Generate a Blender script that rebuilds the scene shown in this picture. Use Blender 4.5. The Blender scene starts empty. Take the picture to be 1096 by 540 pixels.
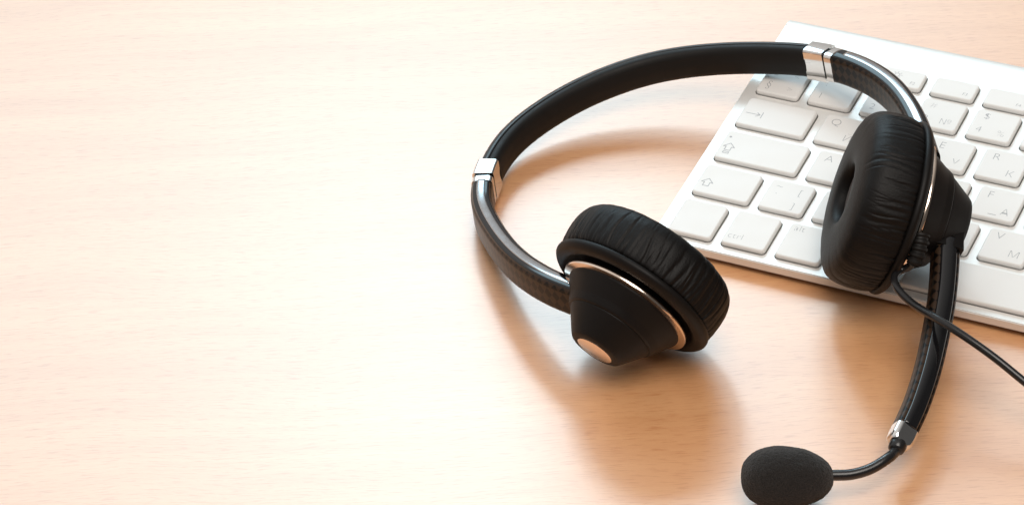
import bpy, bmesh, math, random
import numpy as np
from mathutils import Vector, Matrix, noise

# ------------------------------------------------------------------ camera, world, lamps (1 unit = 1 cm)
scene = bpy.context.scene
COL = scene.collection
def cam_setup():
    cd = bpy.data.cameras.new('camera'); co = bpy.data.objects.new('camera', cd); COL.objects.link(co)
    r0, r1, r2 = [(0.8979085, 0.437348, -0.0498712), (-0.2179776, 0.5402101, 0.8128092), (0.3824214, -0.7189575, 0.5803913)]
    m = Matrix(((r0[0], r1[0], r2[0]), (r0[1], r1[1], r2[1]), (r0[2], r1[2], r2[2])))
    co.matrix_world = Matrix.Translation((34.4267, -74.4801, 58.6396)) @ m.to_4x4()
    cd.sensor_width = 36.0; cd.sensor_fit = 'HORIZONTAL'
    cd.lens = 36.0 * 3248.00 / 1096.0
    cd.clip_start = 1.0; cd.clip_end = 5000.0
    cd.dof.use_dof = True; cd.dof.focus_distance = 94.29; cd.dof.aperture_fstop = 11.0 / 10.0
    scene.camera = co
cam_setup()
scene.view_settings.view_transform = 'Standard'
scene.view_settings.look = 'None'
scene.view_settings.exposure = -0.12
scene.view_settings.gamma = 1.0

world = bpy.data.worlds.new('World'); scene.world = world; world.use_nodes = True
wb = world.node_tree.nodes['Background']
wn_, wl_ = world.node_tree.nodes, world.node_tree.links
w_tc = wn_.new('ShaderNodeTexCoord'); w_dot = wn_.new('ShaderNodeVectorMath'); w_dot.operation = 'DOT_PRODUCT'
wl_.new(w_tc.outputs['Generated'], w_dot.inputs[0]); w_dot.inputs[1].default_value = (-0.72, 0.18, 0.66)
w_rmp = wn_.new('ShaderNodeValToRGB'); wl_.new(w_dot.outputs['Value'], w_rmp.inputs[0])     # a pale room: bright behind and above, dim in front
w_rmp.color_ramp.elements[0].position = 0.10; w_rmp.color_ramp.elements[0].color = (0.10, 0.096, 0.092, 1)
w_rmp.color_ramp.elements[1].position = 0.90; w_rmp.color_ramp.elements[1].color = (1.0, 0.96, 0.92, 1)
wl_.new(w_rmp.outputs[0], wb.inputs[0]); wb.inputs[1].default_value = 0.8

BACK = Vector((-0.47, 0.883, 0)); RIGHT = Vector((0.883, 0.47, 0))
CEN = Vector((1.5, 0.5, 0))
def softbox(name, az, el, dist, w, h, radiance, col=(1, 1, 1)):
    a, e = math.radians(az), math.radians(el)
    d = (BACK * math.cos(a) + RIGHT * math.sin(a)) * math.cos(e) + Vector((0, 0, math.sin(e)))
    ld = bpy.data.lights.new(name, 'AREA'); ld.shape = 'RECTANGLE'; ld.size = w; ld.size_y = h
    ld.energy = radiance * math.pi * w * h; ld.color = col
    o = bpy.data.objects.new(name, ld); COL.objects.link(o)
    o.location = CEN + d * dist
    o.rotation_euler = (-d).to_track_quat('-Z', 'Y').to_euler()
    return o
softbox('window_softbox', -5, 43, 150, 20, 24, 23.0, (0.72, 0.91, 1.02))
softbox('wide_softbox', -12, 36, 150, 140, 62, 3.5, (0.58, 0.89, 1.05))
softbox('front_fill', 168, 61, 170, 100, 90, 7.8, (1.0, 0.93, 0.86))

# ------------------------------------------------------------------ materials
def mat(name, base=(0.8, 0.8, 0.8), rough=0.5, metal=0.0, spec=0.5, coat=0.0, coat_rough=0.1):
    m = bpy.data.materials.new(name); m.use_nodes = True
    b = m.node_tree.nodes['Principled BSDF']
    b.inputs['Base Color'].default_value = (*base, 1); b.inputs['Roughness'].default_value = rough
    b.inputs['Metallic'].default_value = metal; b.inputs['Specular IOR Level'].default_value = spec
    b.inputs['Coat Weight'].default_value = coat; b.inputs['Coat Roughness'].default_value = coat_rough
    return m, m.node_tree.nodes, m.node_tree.links, b
def N(ns, t, **kw):
    n = ns.new(t)
    for k, v in kw.items(): setattr(n, k, v)
    return n
def noise_node(ns, ls, coord, scale, detail=3, rough=0.5, vec_scale=None, rotz=0.0):
    mp = N(ns, 'ShaderNodeMapping'); ls.new(coord, mp.inputs[0])
    if vec_scale: mp.inputs['Scale'].default_value = vec_scale
    n = N(ns, 'ShaderNodeTexNoise'); n.inputs['Scale'].default_value = scale
    n.inputs['Detail'].default_value = detail; n.inputs['Roughness'].default_value = rough
    ls.new(mp.outputs[0], n.inputs['Vector']); return n
def ramp(ns, ls, fac, stops):
    r = N(ns, 'ShaderNodeValToRGB'); e = r.color_ramp.elements
    e[0].position, e[0].color = stops[0][0], (*stops[0][1], 1)
    e[1].position, e[1].color = stops[1][0], (*stops[1][1], 1)
    for p, c in stops[2:]:
        x = e.new(p); x.color = (*c, 1)
    ls.new(fac, r.inputs[0]); return r
def mixc(ns, ls, mode, fac, a, b):
    m = N(ns, 'ShaderNodeMix', data_type='RGBA', blend_type=mode)
    if isinstance(fac, float): m.inputs[0].default_value = fac
    else: ls.new(fac, m.inputs[0])
    for s, v in ((6, a), (7, b)):
        if isinstance(v, tuple): m.inputs[s].default_value = (*v, 1)
        else: ls.new(v, m.inputs[s])
    return m.outputs[2]
def bump(ns, ls, b, h, strength, dist):
    bn = N(ns, 'ShaderNodeBump'); bn.inputs['Strength'].default_value = strength
    bn.inputs['Distance'].default_value = dist
    ls.new(h, bn.inputs['Height']); ls.new(bn.outputs[0], b.inputs['Normal']); return bn
G = (0, 0, 0)
def wood_material():
    m, ns, ls, b = mat('beech_wood', (0.7, 0.45, 0.28), 0.36, 0, 0.5)
    tc = N(ns, 'ShaderNodeTexCoord')
    rot = N(ns, 'ShaderNodeMapping'); rot.inputs['Rotation'].default_value = (0, 0, -math.atan2(0.437, 0.898) + math.radians(-1))
    ls.new(tc.outputs['Object'], rot.inputs[0])
    # slight waviness of the grain
    wn = noise_node(ns, ls, rot.outputs[0], 0.10, 2, 0.5, (1, 1.3, 1))
    sub = N(ns, 'ShaderNodeVectorMath', operation='SUBTRACT'); ls.new(wn.outputs['Color'], sub.inputs[0]); sub.inputs[1].default_value = (.5, .5, .5)
    scl = N(ns, 'ShaderNodeVectorMath', operation='MULTIPLY'); ls.new(sub.outputs[0], scl.inputs[0]); scl.inputs[1].default_value = (0, 1.8, 0)
    add = N(ns, 'ShaderNodeVectorMath', operation='ADD'); ls.new(rot.outputs[0], add.inputs[0]); ls.new(scl.outputs[0], add.inputs[1])
    v = add.outputs[0]
    broad = noise_node(ns, ls, v, 1.0, 3, 0.55, (0.035, 0.42, 1))
    mid = noise_node(ns, ls, v, 1.0, 4, 0.6, (0.16, 3.6, 1))
    fleck = noise_node(ns, ls, v, 1.0, 2, 0.5, (1.5, 21.0, 1))
    fine = noise_node(ns, ls, v, 1.0, 2, 0.6, (5.0, 46.0, 1))
    c1 = ramp(ns, ls, broad.outputs[0], [(0.30, (0.70, 0.335, 0.135)), (0.70, (0.80, 0.415, 0.185))])
    c2 = ramp(ns, ls, mid.outputs[0], [(0.36, (0.95, 0.90, 0.87)), (0.60, (1, 1, 1))])
    c3 = ramp(ns, ls, fleck.outputs[0], [(0.34, (0.80, 0.64, 0.52)), (0.45, (1, 1, 1))])
    c4 = ramp(ns, ls, fine.outputs[0], [(0.30, (0.95, 0.92, 0.89)), (0.55, (1, 1, 1))])
    x = mixc(ns, ls, 'MULTIPLY', 0.8, c1.outputs[0], c2.outputs[0])
    x = mixc(ns, ls, 'MULTIPLY', 0.75, x, c3.outputs[0])
    x = mixc(ns, ls, 'MULTIPLY', 0.8, x, c4.outputs[0])
    ls.new(x, b.inputs['Base Color'])
    rr = ramp(ns, ls, mid.outputs[0], [(0.3, (0.40,) * 3), (0.7, (0.38,) * 3)])
    ls.new(rr.outputs[0], b.inputs['Roughness'])
    b.inputs['Specular IOR Level'].default_value = 1.0; b.inputs['Coat Weight'].default_value = 1.0; b.inputs['Coat Roughness'].default_value = 0.44; b.inputs['Coat IOR'].default_value = 2.0
    peel = noise_node(ns, ls, tc.outputs['Object'], 9.0, 3, 0.6)
    hs_ = N(ns, 'ShaderNodeMath', operation='ADD'); hs_.inputs[0].default_value = 0.0; ls.new(peel.outputs[0], hs_.inputs[1])
    bump(ns, ls, b, hs_.outputs[0], 0.12, 0.02)
    cb = b.inputs['Coat Normal']; ls.new(b.inputs['Normal'].links[0].from_socket, cb)
    return m
M_WOOD = wood_material()
def simple_noise_mat(name, base, rough, scale, bstr, bdist, metal=0, spec=0.5, rvar=0.06, cvar=0.1, coat=0):
    m, ns, ls, b = mat(name, base, rough, metal, spec, coat)
    tc = N(ns, 'ShaderNodeTexCoord')
    n = noise_node(ns, ls, tc.outputs['Object'], scale, 4, 0.6)
    lo = tuple(c * (1 - cvar) for c in base); hi = tuple(min(1, c * (1 + cvar)) for c in base)
    ls.new(ramp(ns, ls, n.outputs[0], [(0.3, lo), (0.7, hi)]).outputs[0], b.inputs['Base Color'])
    n2 = noise_node(ns, ls, tc.outputs['Object'], 1.3, 5, 0.65)
    ls.new(ramp(ns, ls, n2.outputs[0], [(0.3, (max(0, rough - rvar),) * 3), (0.7, (rough + rvar,) * 3)]).outputs[0], b.inputs['Roughness'])
    if bstr: bump(ns, ls, b, n.outputs[0], bstr, bdist)
    return m
M_ALU = simple_noise_mat('bead_blasted_aluminium', (0.82, 0.80, 0.77), 0.45, 60, 0.05, 0.01, metal=0.35, cvar=0.02)
M_KEY = simple_noise_mat('white_key_plastic', (0.79, 0.77, 0.745), 0.5, 50, 0.05, 0.005, cvar=0.012)
M_WELL = simple_noise_mat('dark_key_well', (0.10, 0.10, 0.10), 0.7, 20, 0, 0)
M_LEG = simple_noise_mat('grey_legend_print', (0.38, 0.38, 0.39), 0.6, 20, 0, 0)
M_UNDER = simple_noise_mat('white_underside_plastic', (0.7, 0.7, 0.7), 0.5, 20, 0, 0)
M_SOFT = simple_noise_mat('soft_touch_black', (0.006, 0.005, 0.0047), 0.5, 90, 0.08, 0.004, spec=0.20)
M_PAD = simple_noise_mat('matte_black_padding', (0.008, 0.007, 0.0065), 0.55, 70, 0.15, 0.006, spec=0.25)
M_GLOSS = simple_noise_mat('gloss_black_plastic', (0.006, 0.006, 0.007), 0.10, 3, 0, 0, rvar=0.03, coat=0.6)
M_SHELL = simple_noise_mat('satin_black_band', (0.008, 0.007, 0.007), 0.33, 40, 0.03, 0.002, spec=0.35)
M_DARKMETAL = simple_noise_mat('polished_grey_metal', (0.50, 0.51, 0.53), 0.13, 8, 0, 0, metal=1, rvar=0.04, cvar=0.05)
M_LACQUER = simple_noise_mat('black_piano_lacquer', (0.004, 0.004, 0.005), 0.10, 3, 0, 0, spec=0.45, rvar=0.03, coat=0.0)
M_LACQUER.node_tree.nodes['Principled BSDF'].inputs['Coat IOR'].default_value = 1.6
M_CHROME = simple_noise_mat('polished_chrome', (0.86, 0.85, 0.84), 0.07, 8, 0, 0, metal=1, rvar=0.03, cvar=0.03)
M_TINTMETAL = simple_noise_mat('wood_tinted_metal', (0.92, 0.76, 0.64), 0.16, 8, 0, 0, metal=1, rvar=0.03, cvar=0.03)  # polished ring and cap metal, warm reflection of the wood painted into its colour
M_RUBBER = simple_noise_mat('black_cable_rubber', (0.012, 0.0115, 0.012), 0.26, 30, 0.05, 0.004, rvar=0.05)
M_FOAMW = None
def leather():
    m, ns, ls, b = mat('black_leatherette', (0.0045, 0.0038, 0.0036), 0.48, 0, 0.21)
    tc = N(ns, 'ShaderNodeTexCoord')
    v = N(ns, 'ShaderNodeTexVoronoi'); v.inputs['Scale'].default_value = 17; ls.new(tc.outputs['Object'], v.inputs['Vector'])
    n = noise_node(ns, ls, tc.outputs['Object'], 40, 4, 0.7)
    a = N(ns, 'ShaderNodeMath', operation='ADD'); ls.new(v.outputs['Distance'], a.inputs[0]); ls.new(n.outputs[0], a.inputs[1])
    bump(ns, ls, b, a.outputs[0], 0.34, 0.012)
    ls.new(ramp(ns, ls, n.outputs[0], [(0.35, (0.44,) * 3), (0.65, (0.58,) * 3)]).outputs[0], b.inputs['Roughness'])
    return m
M_LEATHER = leather()
def carbon():
    m, ns, ls, b = mat('carbon_weave', (0.02, 0.02, 0.02), 0.34, 0, 0.16, 0.08, 0.12)
    uv = N(ns, 'ShaderNodeUVMap'); uv.uv_map = 'UVMap'
    mp = N(ns, 'ShaderNodeMapping'); mp.inputs['Rotation'].default_value = (0, 0, math.radians(45)); ls.new(uv.outputs[0], mp.inputs[0])
    ck = N(ns, 'ShaderNodeTexChecker'); ck.inputs['Scale'].default_value = 3.8
    ck.inputs[1].default_value = (0.034, 0.019, 0.011, 1); ck.inputs[2].default_value = (0.002, 0.002, 0.002, 1)
    ls.new(mp.outputs[0], ck.inputs[0])
    ls.new(ck.outputs[0], b.inputs['Base Color'])
    bump(ns, ls, b, ck.outputs[1], 0.35, 0.02)
    return m
M_CARBON = carbon()
def fabric():
    m, ns, ls, b = mat('black_speaker_fabric', (0.02, 0.018, 0.017), 0.85, 0, 0.25)
    tc = N(ns, 'ShaderNodeTexCoord')
    v = N(ns, 'ShaderNodeTexVoronoi'); v.inputs['Scale'].default_value = 11; v.inputs['Randomness'].default_value = 0.15
    ls.new(tc.outputs['Object'], v.inputs['Vector'])
    ls.new(ramp(ns, ls, v.outputs['Distance'], [(0.25, (0.003,) * 3), (0.5, (0.11, 0.09, 0.08))]).outputs[0], b.inputs['Base Color'])
    bump(ns, ls, b, v.outputs['Distance'], 0.6, 0.02)
    return m
M_FABRIC = fabric()
def foam():
    m, ns, ls, b = mat('black_open_foam', (0.02, 0.018, 0.017), 0.9, 0, 0.2)
    tc = N(ns, 'ShaderNodeTexCoord')
    n = noise_node(ns, ls, tc.outputs['Object'], 38, 3, 0.75)
    ls.new(ramp(ns, ls, n.outputs[0], [(0.40, (0.006, 0.0055, 0.005)), (0.68, (0.038, 0.033, 0.031))]).outputs[0], b.inputs['Base Color'])
    bump(ns, ls, b, n.outputs[0], 0.8, 0.03)
    b.inputs['Sheen Weight'].default_value = 0.15
    return m
M_FOAM = foam()

# ------------------------------------------------------------------ mesh helpers
def link(name, me, m, parent=None, mtx=None, smooth=True, sharp=None, kind=None):
    me.name = name
    o = bpy.data.objects.new(name, me); COL.objects.link(o)
    if m: me.materials.clear(); me.materials.append(m)
    if smooth:
        for p in me.polygons: p.use_smooth = True
        if sharp: me.set_sharp_from_angle(angle=math.radians(sharp))
    if parent: o.parent = parent
    if mtx is not None: o.matrix_local = mtx
    if kind: o['kind'] = kind
    return o
def mesh_np(verts, faces, uvs=None):
    me = bpy.data.meshes.new('m'); me.from_pydata([tuple(v) for v in verts], [], faces)
    if uvs is not None:
        ul = me.uv_layers.new(name='UVMap')
        i = 0
        for f in uvs:
            for c in f: ul.data[i].uv = c; i += 1
    me.update()
    bm = bmesh.new(); bm.from_mesh(me); bmesh.ops.recalc_face_normals(bm, faces=bm.faces); bm.to_mesh(me); bm.free()
    return me
def catmull(pts, n):
    P = [np.array(p, float) for p in pts]
    P = [2 * P[0] - P[1]] + P + [2 * P[-1] - P[-2]]
    out = []
    for i in range(1, len(P) - 2):
        for k in range(20):
            t = k / 20
            p0, p1, p2, p3 = P[i - 1:i + 3]
            out.append(0.5 * ((2 * p1) + (-p0 + p2) * t + (2 * p0 - 5 * p1 + 4 * p2 - p3) * t * t + (-p0 + 3 * p1 - 3 * p2 + p3) * t ** 3))
    out.append(P[-2]); out = np.array(out)
    d = np.r_[0, np.cumsum(np.linalg.norm(np.diff(out, axis=0), axis=1))]
    s = np.linspace(0, d[-1], n)
    return np.stack([np.interp(s, d, out[:, k]) for k in range(3)], 1), s
def smooth_path(P, it):
    for _ in range(it):
        Q = P.copy(); Q[1:-1] = (P[:-2] + 2 * P[1:-1] + P[2:]) / 4; P = Q
    return P
def sweep(path, ups, prof, s=None, scale=None, cap=True, round_end=0):
    """prof: list of (side, up) in cm; ups: a vector or one per point"""
    path = np.array(path); n = len(path); k = len(prof)
    T = np.gradient(path, axis=0); T /= np.linalg.norm(T, axis=1)[:, None]
    U = np.array(ups, float)
    if U.ndim == 1: U = np.tile(U, (n, 1))
    U = U - (U * T).sum(1)[:, None] * T; U /= np.linalg.norm(U, axis=1)[:, None]
    S = np.cross(T, U)
    V = []; F = []; UV = []
    if s is None: s = np.r_[0, np.cumsum(np.linalg.norm(np.diff(path, axis=0), axis=1))]
    pl = [0]
    for j in range(k): pl.append(pl[-1] + math.dist(prof[j], prof[(j + 1) % k]))
    for i in range(n):
        sc = 1 if scale is None else scale[i]
        for a, b in prof: V.append(path[i] + S[i] * a * sc + U[i] * b * sc)
    for i in range(n - 1):
        for j in range(k):
            j2 = (j + 1) % k
            F.append((i * k + j, i * k + j2, (i + 1) * k + j2, (i + 1) * k + j))
            UV.append(((s[i], pl[j]), (s[i], pl[j + 1]), (s[i + 1], pl[j + 1]), (s[i + 1], pl[j])))
    if cap:
        F.append(tuple(range(k))); UV.append(((0, 0),) * k)
        F.append(tuple((n - 1) * k + j for j in range(k))); UV.append(((0, 0),) * k)
    return mesh_np(V, F, UV)
def rrect(w, h, r, seg=5, cx=0, cy=0):
    out = []
    for (sx, sy, a0) in ((1, 1, 0), (-1, 1, 90), (-1, -1, 180), (1, -1, 270)):
        for i in range(seg + 1):
            a = math.radians(a0 + 90 * i / seg)
            out.append((cx + sx * (w / 2 - r) + r * math.cos(a), cy + sy * (h / 2 - r) + r * math.sin(a)))
    return out
def crown(w, y, h, n=14):
    return [(w / 2 * math.cos(math.pi * i / n), y + h * math.sin(math.pi * i / n) ** .7) for i in range(n + 1)] + [(-w / 2, y - .08), (w / 2, y - .08)]
def circle(r, n=20): return [(r * math.cos(2 * math.pi * i / n), r * math.sin(2 * math.pi * i / n)) for i in range(n)]
def lathe(prof, n=128, disp=None, closed=False):
    """prof: (radius, z); disp(theta, j) -> (dr, dz)"""
    V = []; F = []; k = len(prof)
    for i in range(n):
        th = 2 * math.pi * i / n
        for j, (r, z) in enumerate(prof):
            dr, dz = disp(th, j) if disp else (0, 0)
            V.append(((r + dr) * math.cos(th), (r + dr) * math.sin(th), z + dz))
    for i in range(n):
        i2 = (i + 1) % n
        for j in range(k - 1 if not closed else k):
            j2 = (j + 1) % k
            F.append((i * k + j, i2 * k + j, i2 * k + j2, i * k + j2))
    if not closed:
        F.append(tuple(i * k for i in range(n))); F.append(tuple(i * k + k - 1 for i in range(n)))
    return mesh_np(V, F)
def fillet(pts, r, seg=4):
    """round the inner corners of an open polyline profile"""
    out = [pts[0]]
    for i in range(1, len(pts) - 1):
        p, a, b = Vector(pts[i]), Vector(pts[i - 1]), Vector(pts[i + 1])
        rr = min(r, (a - p).length * .45, (b - p).length * .45)
        p0 = p + (a - p).normalized() * rr; p1 = p + (b - p).normalized() * rr
        for k in range(seg + 1):
            t = k / seg
            q = p0.lerp(p, t).lerp(p.lerp(p1, t), t); out.append((q.x, q.y))
    out.append(pts[-1]); return out

# ------------------------------------------------------------------ the table
def make_table():
    V = []; F = []; n = 8
    for i in range(n + 1):
        for j in range(n + 1): V.append((-260 + 520 * i / n, -200 + 480 * j / n, 0))
    for i in range(n):
        for j in range(n): F.append((i * (n + 1) + j, (i + 1) * (n + 1) + j, (i + 1) * (n + 1) + j + 1, i * (n + 1) + j + 1))
    return link('table_surface', mesh_np(V, F), M_WOOD, smooth=False, kind='structure')
table = make_table()
if table.data.polygons[0].normal.z < 0: table.data.flip_normals()

# ------------------------------------------------------------------ the keyboard
TILT = math.radians(6.3)
kb = bpy.data.objects.new('keyboard', None); COL.objects.link(kb)
kb.location = (0, 0, 0.55); kb.rotation_euler = (TILT, 0, 0)
kb['label'] = 'slim silver and white computer keyboard lying under the right side of the headset'
kb['category'] = 'keyboard'
PW, PV, KW, KH = 1.905, 1.90, 1.545, 1.51
X0 = 0.46
keys = []   # (x0, x1, y0, y1, name index)
def row(r, units, y0, h):
    u = 0
    for idx, w in enumerate(units):
        keys.append((X0 + u * PW, X0 + (u + w) * PW - (PW - KW), y0, y0 + h, (r, idx))); u += w
YB = 0.37
row(1, [1, 1, 1, 1.25, 5, 1.25, 1], YB, KH + 0.18)
row(2, [1.25] + [1] * 11 + [2.25], YB + 0.16 + PV, KH)
row(3, [1.75] + [1] * 11 + [0.001], YB + 0.16 + 2 * PV, KH); keys.pop()
row(4, [1.5] + [1] * 12 + [0.001], YB + 0.16 + 3 * PV, KH); keys.pop()
keys.append((X0 + 12.75 * PW, X0 + 14.5 * PW - .35, YB + .16 + 2 * PV, YB + .16 + 2 * PV + KH, (3, 12)))
keys.append((X0 + 13.5 * PW, X0 + 14.5 * PW - .35, YB + .16 + 3 * PV, YB + .16 + 3 * PV + KH, (4, 13)))
row(5, [1] * 13 + [1.5], YB + 0.16 + 4 * PV, KH)
row(6, [1] * 13 + [1.5], YB + 0.16 + 5 * PV - 0.12, 0.93)
# arrow keys at the end of the front row
for k in range(3):
    x0 = X0 + (11.5 + k) * PW
    keys.append((x0, x0 + KW, YB, YB + 0.78, (0, k)))
keys.append((X0 + 12.5 * PW, X0 + 12.5 * PW + KW, YB + 0.90, YB + 1.70, (0, 3)))
KBW = X0 * 2 + 14.5 * PW - 0.35; FLAT = 12.15; RB = 0.80
def rr_loop(x0, x1, y0, y1, r, seg=4):
    return rrect(x1 - x0, y1 - y0, r, seg, (x0 + x1) / 2, (y0 + y1) / 2)
def make_top():
    bm = bmesh.new()
    def loop(pts, z=0.0):
        vs = [bm.verts.new((x, y, z)) for x, y in pts]
        return vs, [bm.edges.new((vs[i], vs[(i + 1) % len(vs)])) for i in range(len(vs))]
    # outer outline: rounded front corners, straight rear edge that rolls down
    r = 0.30; out = []
    for i in range(7):
        a = math.radians(180 + 90 * i / 6); out.append((r + r * math.cos(a), r + r * math.sin(a)))
    for i in range(7):
        a = math.radians(270 + 90 * i / 6); out.append((KBW - r + r * math.cos(a), r + r * math.sin(a)))
    out += [(KBW, FLAT), (0, FLAT)]
    ov, oe = loop(out); edges = list(oe); holes = []
    for (x0, x1, y0, y1, _) in keys:
        hv, he = loop(rr_loop(x0 - .035, x1 + .035, y0 - .035, y1 + .035, 0.17)); edges += he; holes.append(hv)
    bmesh.ops.triangle_fill(bm, use_beauty=True, edges=edges)
    for hv in holes:
        lo = [bm.verts.new((v.co.x, v.co.y, -0.12)) for v in hv]
        for i in range(len(hv)):
            j = (i + 1) % len(hv); bm.faces.new((hv[i], hv[j], lo[j], lo[i]))
    # side wall with a small chamfer, following the outline
    lo1 = [bm.verts.new((v.co.x, v.co.y, -0.30)) for v in ov]
    for i in range(len(ov)):
        j = (i + 1) % len(ov)
        if abs(ov[i].co.y - FLAT) < 1e-6 and abs(ov[j].co.y - FLAT) < 1e-6: continue
        bm.faces.new((ov[i], ov[j], lo1[j], lo1[i]))
    # rear roll: quarter cylinder
    prev = (ov[-2], ov[-1])
    cl, cr_ = [], []
    for i in range(1, 15):
        a = math.radians(90 - 200 * i / 14)
        y = FLAT + RB * math.cos(a); z = -RB + RB * math.sin(a)
        q = (bm.verts.new((KBW, y, z)), bm.verts.new((0, y, z)))
        bm.faces.new((prev[0], prev[1], q[1], q[0])); cr_.append(q[0]); cl.append(q[1]); prev = q
    bm.faces.new([ov[-1]] + cl); bm.faces.new([ov[-2]] + cr_)
    bmesh.ops.recalc_face_normals(bm, faces=bm.faces)
    bmesh.ops.bevel(bm, geom=[e for e in oe if len(e.link_faces) == 2 and not (abs(e.verts[0].co.y - FLAT) < 1e-6 and abs(e.verts[1].co.y - FLAT) < 1e-6)], offset=0.035, segments=2, affect='EDGES', clamp_overlap=True)
    me = bpy.data.meshes.new('m'); bm.to_mesh(me); bm.free(); return me
link('case', make_top(), M_ALU, kb, sharp=35)
def box_mesh(x0, x1, y0, y1, z0, z1):
    V = [(x, y, z) for x in (x0, x1) for y in (y0, y1) for z in (z0, z1)]
    F = [(0, 1, 3, 2), (4, 6, 7, 5), (0, 4, 5, 1), (2, 3, 7, 6), (0, 2, 6, 4), (1, 5, 7, 3)]
    return mesh_np(V, F)
link('key_bed', box_mesh(.06, KBW - .06, .06, FLAT, -.22, -.13), M_WELL, kb, smooth=False)
link('underside', box_mesh(.08, KBW - .08, .10, FLAT, -.42, -.25), M_UNDER, kb, smooth=False)
for x in (1.2, KBW - 1.2): link('foot', lathe([(.0001, -.53), (.45, -.53), (.5, -.43), (.0001, -.43)], 24), M_UNDER, kb, Matrix.Translation((x, 0.9, 0)))

def key_mesh(w, h):
    bm = bmesh.new(); rings = []
    for off, z in ((0, -0.11), (0, 0.10), (-0.012, 0.14), (-0.035, 0.163), (-0.065, 0.172)):
        pts = rrect(w + 2 * off, h + 2 * off, 0.14 + off * .6, 5)
        rings.append([bm.verts.new((x, y, z)) for x, y in pts])
    for a, b in zip(rings, rings[1:]):
        for i in range(len(a)):
            j = (i + 1) % len(a); bm.faces.new((a[i], a[j], b[j], b[i]))
    bm.faces.new(rings[-1]); bm.faces.new(rings[0][::-1])
    bmesh.ops.recalc_face_normals(bm, faces=bm.faces)
    me = bpy.data.meshes.new('m'); bm.to_mesh(me); bm.free(); return me
KM = {}
def text_mesh(s, size, thin=-0.006, shear=0):
    c = bpy.data.curves.new('t', 'FONT'); c.body = s; c.size = size; c.align_x = 'CENTER'; c.align_y = 'CENTER'
    c.offset = thin; c.fill_mode = 'BOTH'; c.shear = shear
    o = bpy.data.objects.new('t', c); COL.objects.link(o)
    dg = bpy.context.evaluated_depsgraph_get(); dg.update()
    me = bpy.data.meshes.new_from_object(o.evaluated_get(dg)); bpy.data.objects.remove(o); bpy.data.curves.remove(c)
    return me
def stroke_mesh(lines, w):
    V = []; F = []
    for ln in lines:
        for a, b in zip(ln, ln[1:]):
            a, b = Vector(a), Vector(b); d = (b - a).normalized() * w / 2; nrm = Vector((-d.y, d.x))
            i = len(V)
            for q in (a - d + nrm, a - d - nrm, b + d - nrm, b + d + nrm): V.append((q.x, q.y, 0))
            F.append((i, i + 1, i + 2, i + 3))
    me = bpy.data.meshes.new('m'); me.from_pydata(V, [], F); return me
ARROW_UP = [[(0, .20), (-.20, 0), (-.10, 0), (-.10, -.18), (.10, -.18), (.10, 0), (.20, 0), (0, .20)]]
LEG = {  # key -> list of (text or strokes, dx, dy, size); offsets from key centre in cm
    (5, 0): [('§', -.42, -.30, .52), ('±', -.42, .36, .40), ('>', .36, -.38, .40), ('<', .36, .36, .40)],
    (5, 1): [('1', -.42, -.34, .44), ('!', -.42, .36, .44)],
    (5, 2): [('2', -.42, -.34, .44), ('@', -.42, .36, .40)],
    (5, 3): [('3', -.42, -.34, .44), ('#', -.36, .40, .40), ('№', .30, -.36, .42)],
    (5, 4): [('4', -.42, -.34, .44), ('$', -.36, .40, .44), ('%', .36, -.36, .42)],
    (5, 5): [('5', -.42, -.34, .44)],
    (4, 0): [([[(-.28, 0), (.22, 0)], [(.10, .10), (.22, 0), (.10, -.10)], [(.29, .15), (.29, -.15)]], -.78, -.10, 1)],
    (4, 1): [('Q', -.32, .36, .48), ('Й', .34, -.36, .46)],
    (4, 4): [('R', -.32, .36, .48), ('К', .36, -.36, .46)],
    (4, 3): [('E', -.32, .36, .48), ('У', .36, -.36, .46)],
    (3, 0): [(ARROW_UP + [[(-.10, -.26), (.10, -.26), (.10, -.34), (-.10, -.34), (-.10, -.26)]], -1.16, -.12, 1), ('.', -1.30, .62, .9)],
    (3, 1): [('A', -.32, .36, .48), ('Ф', .36, -.36, .46)],
    (3, 4): [('F', -.36, .36, .48), ('А', .36, -.36, .46), ([[(-.13, 0), (.13, 0)]], -.02, -.56, 1)],
    (2, 0): [(ARROW_UP, -.66, -.18, 1)],
    (2, 1): [('~', -.42, .42, .46), ('`', -.40, -.10, .5), ('[', .36, .30, .42), (']', .36, -.40, .42)],
    (2, 2): [('Z', -.36, .36, .48)],
    (2, 5): [('V', -.36, .40, .48), ('М', .34, -.34, .46)],
    (1, 1): [('ctrl', -.38, -.44, .40)],
    (1, 2): [('alt', -.42, .58, .40)],
    (6, 2): [('☼', -.22, .10, .36), ('F2', .44, -.20, .20)],
    (6, 3): [('F3', .44, -.20, .20)],
    (6, 4): [('F4', .44, -.20, .20)],
}
SUN = [[(.09 * math.cos(a), .09 * math.sin(a)) for a in [i * math.pi / 4 for i in range(9)]]] + \
      [[(.13 * math.cos(i * math.pi / 4), .13 * math.sin(i * math.pi / 4)), (.18 * math.cos(i * math.pi / 4), .18 * math.sin(i * math.pi / 4))] for i in range(8)]
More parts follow.
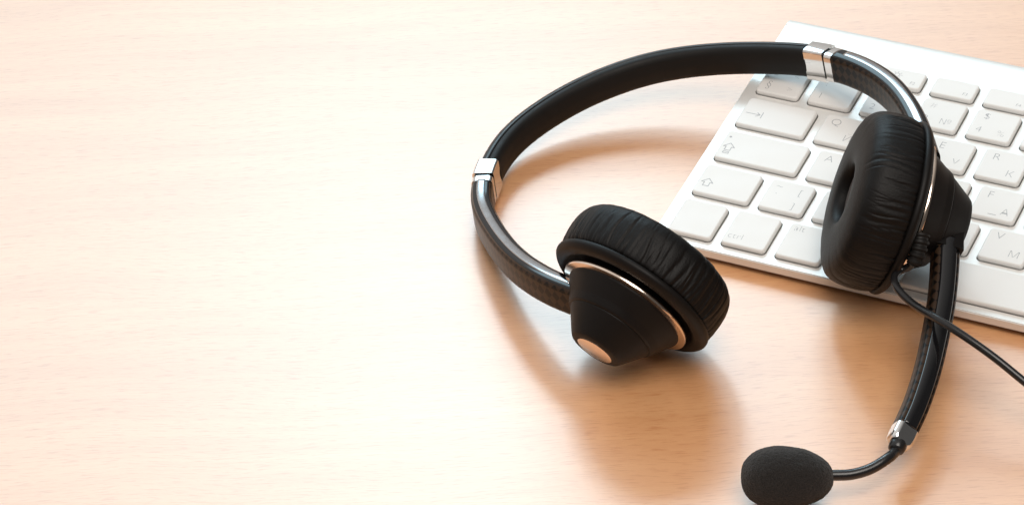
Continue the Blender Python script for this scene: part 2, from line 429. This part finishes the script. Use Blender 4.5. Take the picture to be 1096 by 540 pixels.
for (x0, x1, y0, y1, kid) in keys:
    w, h = round(x1 - x0, 4), round(y1 - y0, 4)
    if (w, h) not in KM: KM[(w, h)] = key_mesh(w, h)
    me = KM[(w, h)]
    o = bpy.data.objects.new('key', me); COL.objects.link(o); o.parent = kb
    if not me.materials:
        me.materials.append(M_KEY)
        for p in me.polygons: p.use_smooth = len(p.vertices) < 8
    o.location = ((x0 + x1) / 2, (y0 + y1) / 2, 0)
    for t, dx, dy, sz in LEG.get(kid, []):
        if t == '☼': lm = stroke_mesh(SUN, .018)
        elif isinstance(t, str): lm = text_mesh(t, sz, -0.010 if sz > .3 else -0.002)
        else: lm = stroke_mesh(t, .026)
        link('legend', lm, M_LEG, o, Matrix.Translation((dx, dy, 0.1745)), smooth=False)

# ------------------------------------------------------------------ the headset
hs = bpy.data.objects.new('headset', None); COL.objects.link(hs)
BASE = Vector((1.5, 1.0, 0)); hs.location = BASE
hs['label'] = 'black office headset with leather ear cushions, chrome joints and foam microphone, leaning over the keyboard'
hs['category'] = 'headset'
def hp(name, me, m, parent=None, mtx=None, **kw):
    """part given in world coordinates"""
    if mtx is None: mtx = Matrix.Translation((0, 0, 0))
    if parent is None: return link(name, me, m, hs, Matrix.Translation(-BASE) @ mtx, **kw)
    return link(name, me, m, parent, Matrix.Identity(4), **kw)

# centre line of the whole bow, from the near ear cup over the head to the far one
BOW = [(0.626, -6.303, 2.400), (-0.755, -5.733, 2.100), (-2.571, -4.476, 1.600), (-4.315, -2.760, 1.150), (-5.717, -0.943, 0.850), (-6.412, 1.021, 0.800),
       (-6.539, 3.041, 0.900), (-5.913, 4.914, 1.150), (-4.845, 6.521, 1.450), (-3.279, 7.857, 1.800), (-1.291, 8.632, 2.150), (0.867, 8.941, 2.500), (2.570, 8.831, 2.800),
       (4.371, 8.018, 3.200), (5.992, 6.683, 3.550), (7.459, 4.778, 3.800), (8.692, 2.665, 3.850)]
P, S = catmull(BOW, 260); P = smooth_path(P, 30)
q0, q1, q2 = np.array(BOW[4]), np.array(BOW[12]), (np.array(BOW[0]) + np.array(BOW[-1])) / 2
NRM = np.cross(q1 - q2, q0 - q2); NRM /= np.linalg.norm(NRM)
if NRM[2] < 0: NRM = -NRM
NRM = NRM * .4 + np.array((0, 0, .6)); NRM /= np.linalg.norm(NRM)
def near(p): return int(np.argmin(np.linalg.norm(P - np.array(p), axis=1)))
SD = np.r_[0, np.cumsum(np.linalg.norm(np.diff(P, axis=0), axis=1))]
def seg(s0, s1, n=None):
    n = n or max(3, int((s1 - s0) / 0.09)); s = np.linspace(s0, s1, n)
    return np.stack([np.interp(s, SD, P[:, k]) for k in range(3)], 1)
sL = SD[near((-6.270, 0.591, 0.800))]; sR = SD[near((2.681, 8.810, 2.800))]
# side of the sweep pointing away from the loop centre?
Tm = P[130] - P[129]; side = np.cross(Tm, NRM); outw = P[130] - q2
SG = 1 if np.dot(side, outw) > 0 else -1       # SG * side = outer side of the bow
def flip(prof): return [(SG * a, b) for a, b in prof]
# headband: outer shell and soft inner pad; joints sit at both ends
H = 1.12
shell = [(.26, -.46), (.30, -.40), (.32, 0), (.30, .42), (.25, .50), (.12, .55), (.02, .555), (.0, .52), (.0, -.52), (.10, -.54), (.20, -.52)]
hp('headband', sweep(seg(sL + .49, sR - .49), NRM, flip(shell)), M_SHELL)
pad = fillet([(.03, .50), (-.06, .58), (-.24, .55), (-.35, .38), (-.40, 0), (-.35, -.38), (-.24, -.54), (-.06, -.58), (.03, -.50)], .1, 3)
hp('headband_padding', sweep(seg(sL + .48, sR - .48), NRM, flip(pad)), M_PAD)
def joint(s, d):
    # d=+1: band lies at larger s
    j = hp('hinge_joint', sweep(seg(s - .36 if d > 0 else s - .50, s + .50 if d > 0 else s + .36, 12), NRM, flip(rrect(.74, 1.20, .11, 4))), M_CHROME, sharp=40)
    a, b = (s - .43, s - .36) if d > 0 else (s + .36, s + .43)
    hp('groove', sweep(seg(a, b, 3), NRM, flip(rrect(.52, .98, .09, 4))), M_GLOSS, j)
    a, b = (s - .76, s - .43) if d > 0 else (s + .43, s + .76)
    hp('collar', sweep(seg(a, b, 8), NRM, flip(rrect(.72, 1.10, .16, 4))), M_CHROME, j, sharp=40)
joint(sL, 1); joint(sR, -1)
def arm(s0, s1):
    a = hp('arm', sweep(seg(s0, s1), NRM, flip(rrect(.72, 1.06, .20, 6))), M_CARBON)
    hp('gloss_strip', sweep(seg(s0 + .02, s1 - .02), NRM, flip(crown(.60, .46, .13))), M_LACQUER, a)
    hp('inlay', sweep(seg(s0 + .45, s1 - .02), NRM, flip(crown(.27, .575, .045))), M_DARKMETAL, a)
arm(0.0, sL - .76); arm(sR + .76, SD[-1])

# ear cups -------------------------------------------------------
def cushion_mesh(seed):
    rnd = random.Random(seed)
    ctrl = [(2.86, -.04), (2.99, -.16), (3.06, -.5), (3.07, -1.00), (3.00, -1.42), (2.78, -1.73), (2.38, -1.89), (1.86, -1.96), (1.40, -1.97), (1.10, -1.90), (.98, -1.68), (.97, -1.3)]
    c3, _ = catmull([(a, b, 0) for a, b in ctrl], 84)
    prof = [(p[0], p[1]) for p in c3]; k = len(prof); NS = 960
    nr = []
    for j in range(k):
        a = prof[max(0, j - 1)]; b = prof[min(k - 1, j + 1)]
        t = Vector((b[0] - a[0], b[1] - a[1])).normalized(); nr.append((-t.y, t.x))
    # outward check
    if nr[20][0] < 0: nr = [(-a, -b) for a, b in nr]
    th = np.linspace(0, 2 * np.pi, NS, endpoint=False)[:, None]; s = np.linspace(0, 1, k)[None, :]
    D = np.zeros((NS, k))
    for q in range(82):
        c = (q + rnd.uniform(-.3, .3)) * 2 * math.pi / 82; w = math.radians(rnd.uniform(.5, 1.5)); dep = rnd.uniform(.008, .036)
        s0 = rnd.uniform(-.10, .10); s1 = s0 + rnd.uniform(.14, .40); sl = rnd.uniform(-.06, .06); wob = rnd.uniform(-.02, .02); ph = rnd.uniform(0, 6)
        cc = c + sl * (s - .2) + wob * np.sin(s * 14 + ph)
        d = (th - cc + np.pi) % (2 * np.pi) - np.pi
        win = 1 / (1 + np.exp(-(s - s0) / .018)) / (1 + np.exp((s - s1) / .035))
        D -= dep * np.exp(-(d / w) ** 2) * win
        D += dep * .45 * np.exp(-((d - 2.2 * w) / (1.5 * w)) ** 2) * win
    for f, amp in ((9, .007), (17, .006), (31, .005)):
        D += amp * np.sin(f * th + rnd.uniform(0, 6) + 3 * np.sin(2 * th + rnd.uniform(0, 6)) + 4 * s) * np.exp(-((s - .25) / .25) ** 2)
    for _ in range(60):   # small creases near the seam
        c = rnd.uniform(0, 2 * math.pi); w = math.radians(rnd.uniform(.6, 1.2)); dep = rnd.uniform(.012, .035)
        d = (th - c + np.pi) % (2 * np.pi) - np.pi
        D -= dep * np.exp(-(d / w) ** 2) * np.exp(-(s / .10) ** 2)
    for q in range(300):   # fine secondary creases
        c = rnd.uniform(0, 2 * math.pi); w = math.radians(rnd.uniform(.3, .6)); dep = rnd.uniform(.004, .013)
        s0 = rnd.uniform(.0, .34); s1 = s0 + rnd.uniform(.04, .14); sl = rnd.uniform(-.35, .35)
        d = (th - c - sl * (s - s0) + np.pi) % (2 * np.pi) - np.pi
        D -= dep * np.exp(-(d / w) ** 2) / (1 + np.exp(-(s - s0) / .012)) / (1 + np.exp((s - s1) / .012))
    return lathe(prof, NS, lambda t, j: (nr[j][0] * D[int(round(t / (2 * math.pi) * NS)) % NS, j], nr[j][1] * D[int(round(t / (2 * math.pi) * NS)) % NS, j]))
def ear_cup(center, axis, seed, cone_tilt, size=.91):
    z = Vector(axis).normalized(); x = Vector((0, 0, 1)).cross(z).normalized(); y = z.cross(x)
    M = Matrix((x, y, z)).transposed().to_4x4() @ Matrix.Scale(size, 4); M.translation = Vector(center)
    def cp(name, me, m, parent=None, mtx=None, **kw):
        if parent is None: return link(name, me, m, hs, Matrix.Translation(-BASE) @ M @ (mtx or Matrix.Identity(4)), **kw)
        return link(name, me, m, parent, mtx or Matrix.Identity(4), **kw)
    cp('ear_cushion', cushion_mesh(seed), M_LEATHER)
    cp('speaker_fabric', lathe([(.0001, -1.66), (.6, -1.64), (1.05, -1.56), (1.16, -.6), (.0001, -.6)], 64), M_FABRIC)
    plate = fillet([(.0001, -.12), (2.80, -.12), (3.04, -.06), (3.06, .10), (2.92, .26), (2.62, .30), (2.42, .16), (.0001, .16)], .12, 5)
    cp('ear_plate', lathe(plate, 160), M_SOFT, sharp=60)
    hz = .10
    house = fillet([(.0001, hz), (2.05, hz), (2.08, .38), (2.20, .42), (2.18, .60), (1.80, 1.18), (1.68, 1.42), (1.64, 1.46), (1.57, 1.465), (1.57, 1.50), (1.30, 1.88), (1.03, 2.26), (.94, 2.36), (.80, 2.40), (.0001, 2.40)], .035, 4)
    sh = Matrix.Identity(4); sh[0][2] = cone_tilt[0]; sh[1][2] = cone_tilt[1]
    hm = lathe(house, 160)
    for v in hm.vertices:
        k = max(0.0, v.co.z - .3); v.co.x += cone_tilt[0] * k; v.co.y += cone_tilt[1] * k
    ho = cp('housing', hm, M_SOFT, sharp=40)
    cp('trim_ring', lathe([(2.12, .40), (2.42, .40), (2.44, .46), (2.42, .52), (2.12, .56)], 160, closed=True), M_TINTMETAL, ho, sharp=50)
    cap = lathe([(.0001, 2.34), (.68, 2.34), (.68, 2.415), (.66, 2.425), (.0001, 2.43)], 64)
    for v in cap.vertices:
        k = v.co.z - .3; v.co.x += cone_tilt[0] * k; v.co.y += cone_tilt[1] * k
    cp('end_cap', cap, M_TINTMETAL, ho, sharp=50)
    return M
CL = Vector((1.977, -5.677, 2.600)); CR = Vector((8.307, 0.724, 3.400))
ear_cup(CL, (-0.2107, -0.8758, -0.4464), 3, (0, 0))
ear_cup(CR, (0.8736, 0.3415, -0.3249), 8, (0, 0), .93)

# microphone boom ------------------------------------------------
BM = [(10.092, 0.296, 2.850), (10.408, -0.664, 2.600), (10.772, -1.931, 2.300), (11.049, -3.200, 2.000), (11.319, -4.691, 1.700), (11.457, -6.046, 1.400), (11.484, -7.166, 1.200)]
bp, _ = catmull(BM, 120); bp = smooth_path(bp, 10)
BUP = np.array((0.5097, -0.6130, 0.5933))
boom = hp('boom_arm', sweep(bp, BUP, rrect(.82, .62, .16, 5), scale=np.linspace(1.04, .90, 120)), M_CARBON)
hp('gloss_strip', sweep(bp[1:-1], BUP, crown(.54, .285, .10), scale=np.linspace(1.04, .90, 118)), M_GLOSS, boom)
hp('hinge_block', sweep([Vector((10.028, 0.556, 2.950)), Vector((10.126, 0.200, 2.850)), Vector((10.254, -0.157, 2.760))], BUP, rrect(.98, .72, .06, 3)), M_SOFT, boom, sharp=40)
e0 = Vector(bp[-1]); et = (Vector(bp[-1]) - Vector(bp[-6])).normalized()
hp('boom_end', sweep([e0 - et * .05, e0 + et * .30, e0 + et * .50, e0 + et * .56], BUP, rrect(.76, .60, .17, 6), scale=[1, 1, .93, .78]), M_CHROME, sharp=40)
g0 = e0 + et * .5
hp('boom_grommet', sweep([g0, g0 + et * .10, g0 + et * .26, g0 + et * .34], BUP, circle(.27, 24), scale=[1, 1, .92, .7]), M_RUBBER)
WR = [tuple(g0), tuple(g0 + et * .35), (11.442, -8.489, 1.150), (11.112, -9.009, 1.050), (10.677, -9.403, 1.000), (10.212, -9.642, 1.000), (9.681, -9.863, 1.000)]
wp, _ = catmull(WR, 80)
hp('boom_wire', sweep(smooth_path(wp, 4), (0, 0, 1), circle(.165, 16)), M_RUBBER)
# foam windscreen
def foam_mesh():
    V = []; F = []; NU, NV = 220, 150
    for i in range(NV + 1):
        t = math.pi * i / NV
        for j in range(NU):
            a = 2 * math.pi * j / NU
            c = math.cos(t); sn = math.sin(t)
            x = -1.50 * math.copysign(abs(c) ** .92, c)
            r = 1.02 * sn ** .80 * (1 - .10 * (x / 1.5) - .04 * (x / 1.5) ** 2)
            p = Vector((x, r * math.cos(a), r * math.sin(a)))
            n = noise.noise(p * 2.2) * .02 + noise.noise(p * 9) * .008 + noise.noise(p * 24) * .018
            q = p + Vector((x / 2.2, math.cos(a) * sn, math.sin(a) * sn)).normalized() * n
            V.append(q)
    for i in range(NV):
        for j in range(NU):
            j2 = (j + 1) % NU; F.append((i * NU + j, i * NU + j2, (i + 1) * NU + j2, (i + 1) * NU + j))
    me = mesh_np(V, F)
    bm = bmesh.new(); bm.from_mesh(me); bmesh.ops.remove_doubles(bm, verts=bm.verts, dist=1e-4); bm.to_mesh(me); bm.free()
    return me
mc = Vector((8.961, -10.239, 0.970)); mx = (Vector((10.258, -9.762, 1.000)) - mc).normalized(); mz = Vector((0, 0, 1)); my = mz.cross(mx).normalized(); mz = mx.cross(my)
MM = Matrix((mx, my, mz)).transposed().to_4x4() @ Matrix.Scale(.90, 4); MM.translation = mc
hp('microphone_windscreen', foam_mesh(), M_FOAM, mtx=MM)

# cable ----------------------------------------------------------
SR = [(9.693, -1.004, 3.850), (9.746, -1.219, 3.650), (9.750, -1.462, 3.350), (9.684, -1.596, 3.100)]
sp, _ = catmull(SR, 60)
hp('strain_relief', sweep(sp, np.array((0.8979, 0.4373, -0.0499)), circle(.29, 24), scale=[1.0 + .09 * math.tanh(3 * math.sin(i * math.pi / 6)) - i * .003 for i in range(60)]), M_PAD, sharp=30)
CB = [(9.687, -1.530, 3.200), (9.511, -1.527, 2.900), (9.277, -1.633, 2.800), (9.252, -2.069, 2.800), (9.516, -2.449, 2.700), (10.118, -2.843, 2.600), (11.144, -3.448, 2.700), (12.052, -3.728, 2.550), (13.159, -3.987, 2.200),
      (14.324, -4.250, 1.700), (15.908, -4.544, 1.000), (17.770, -4.884, 0.400), (20.074, -4.977, 0.130), (22.927, -4.252, 0.130)]
cpth, _ = catmull(CB, 260)
hp('cable', sweep(smooth_path(cpth, 4), (0, 0, 1), circle(.125, 16)), M_RUBBER)
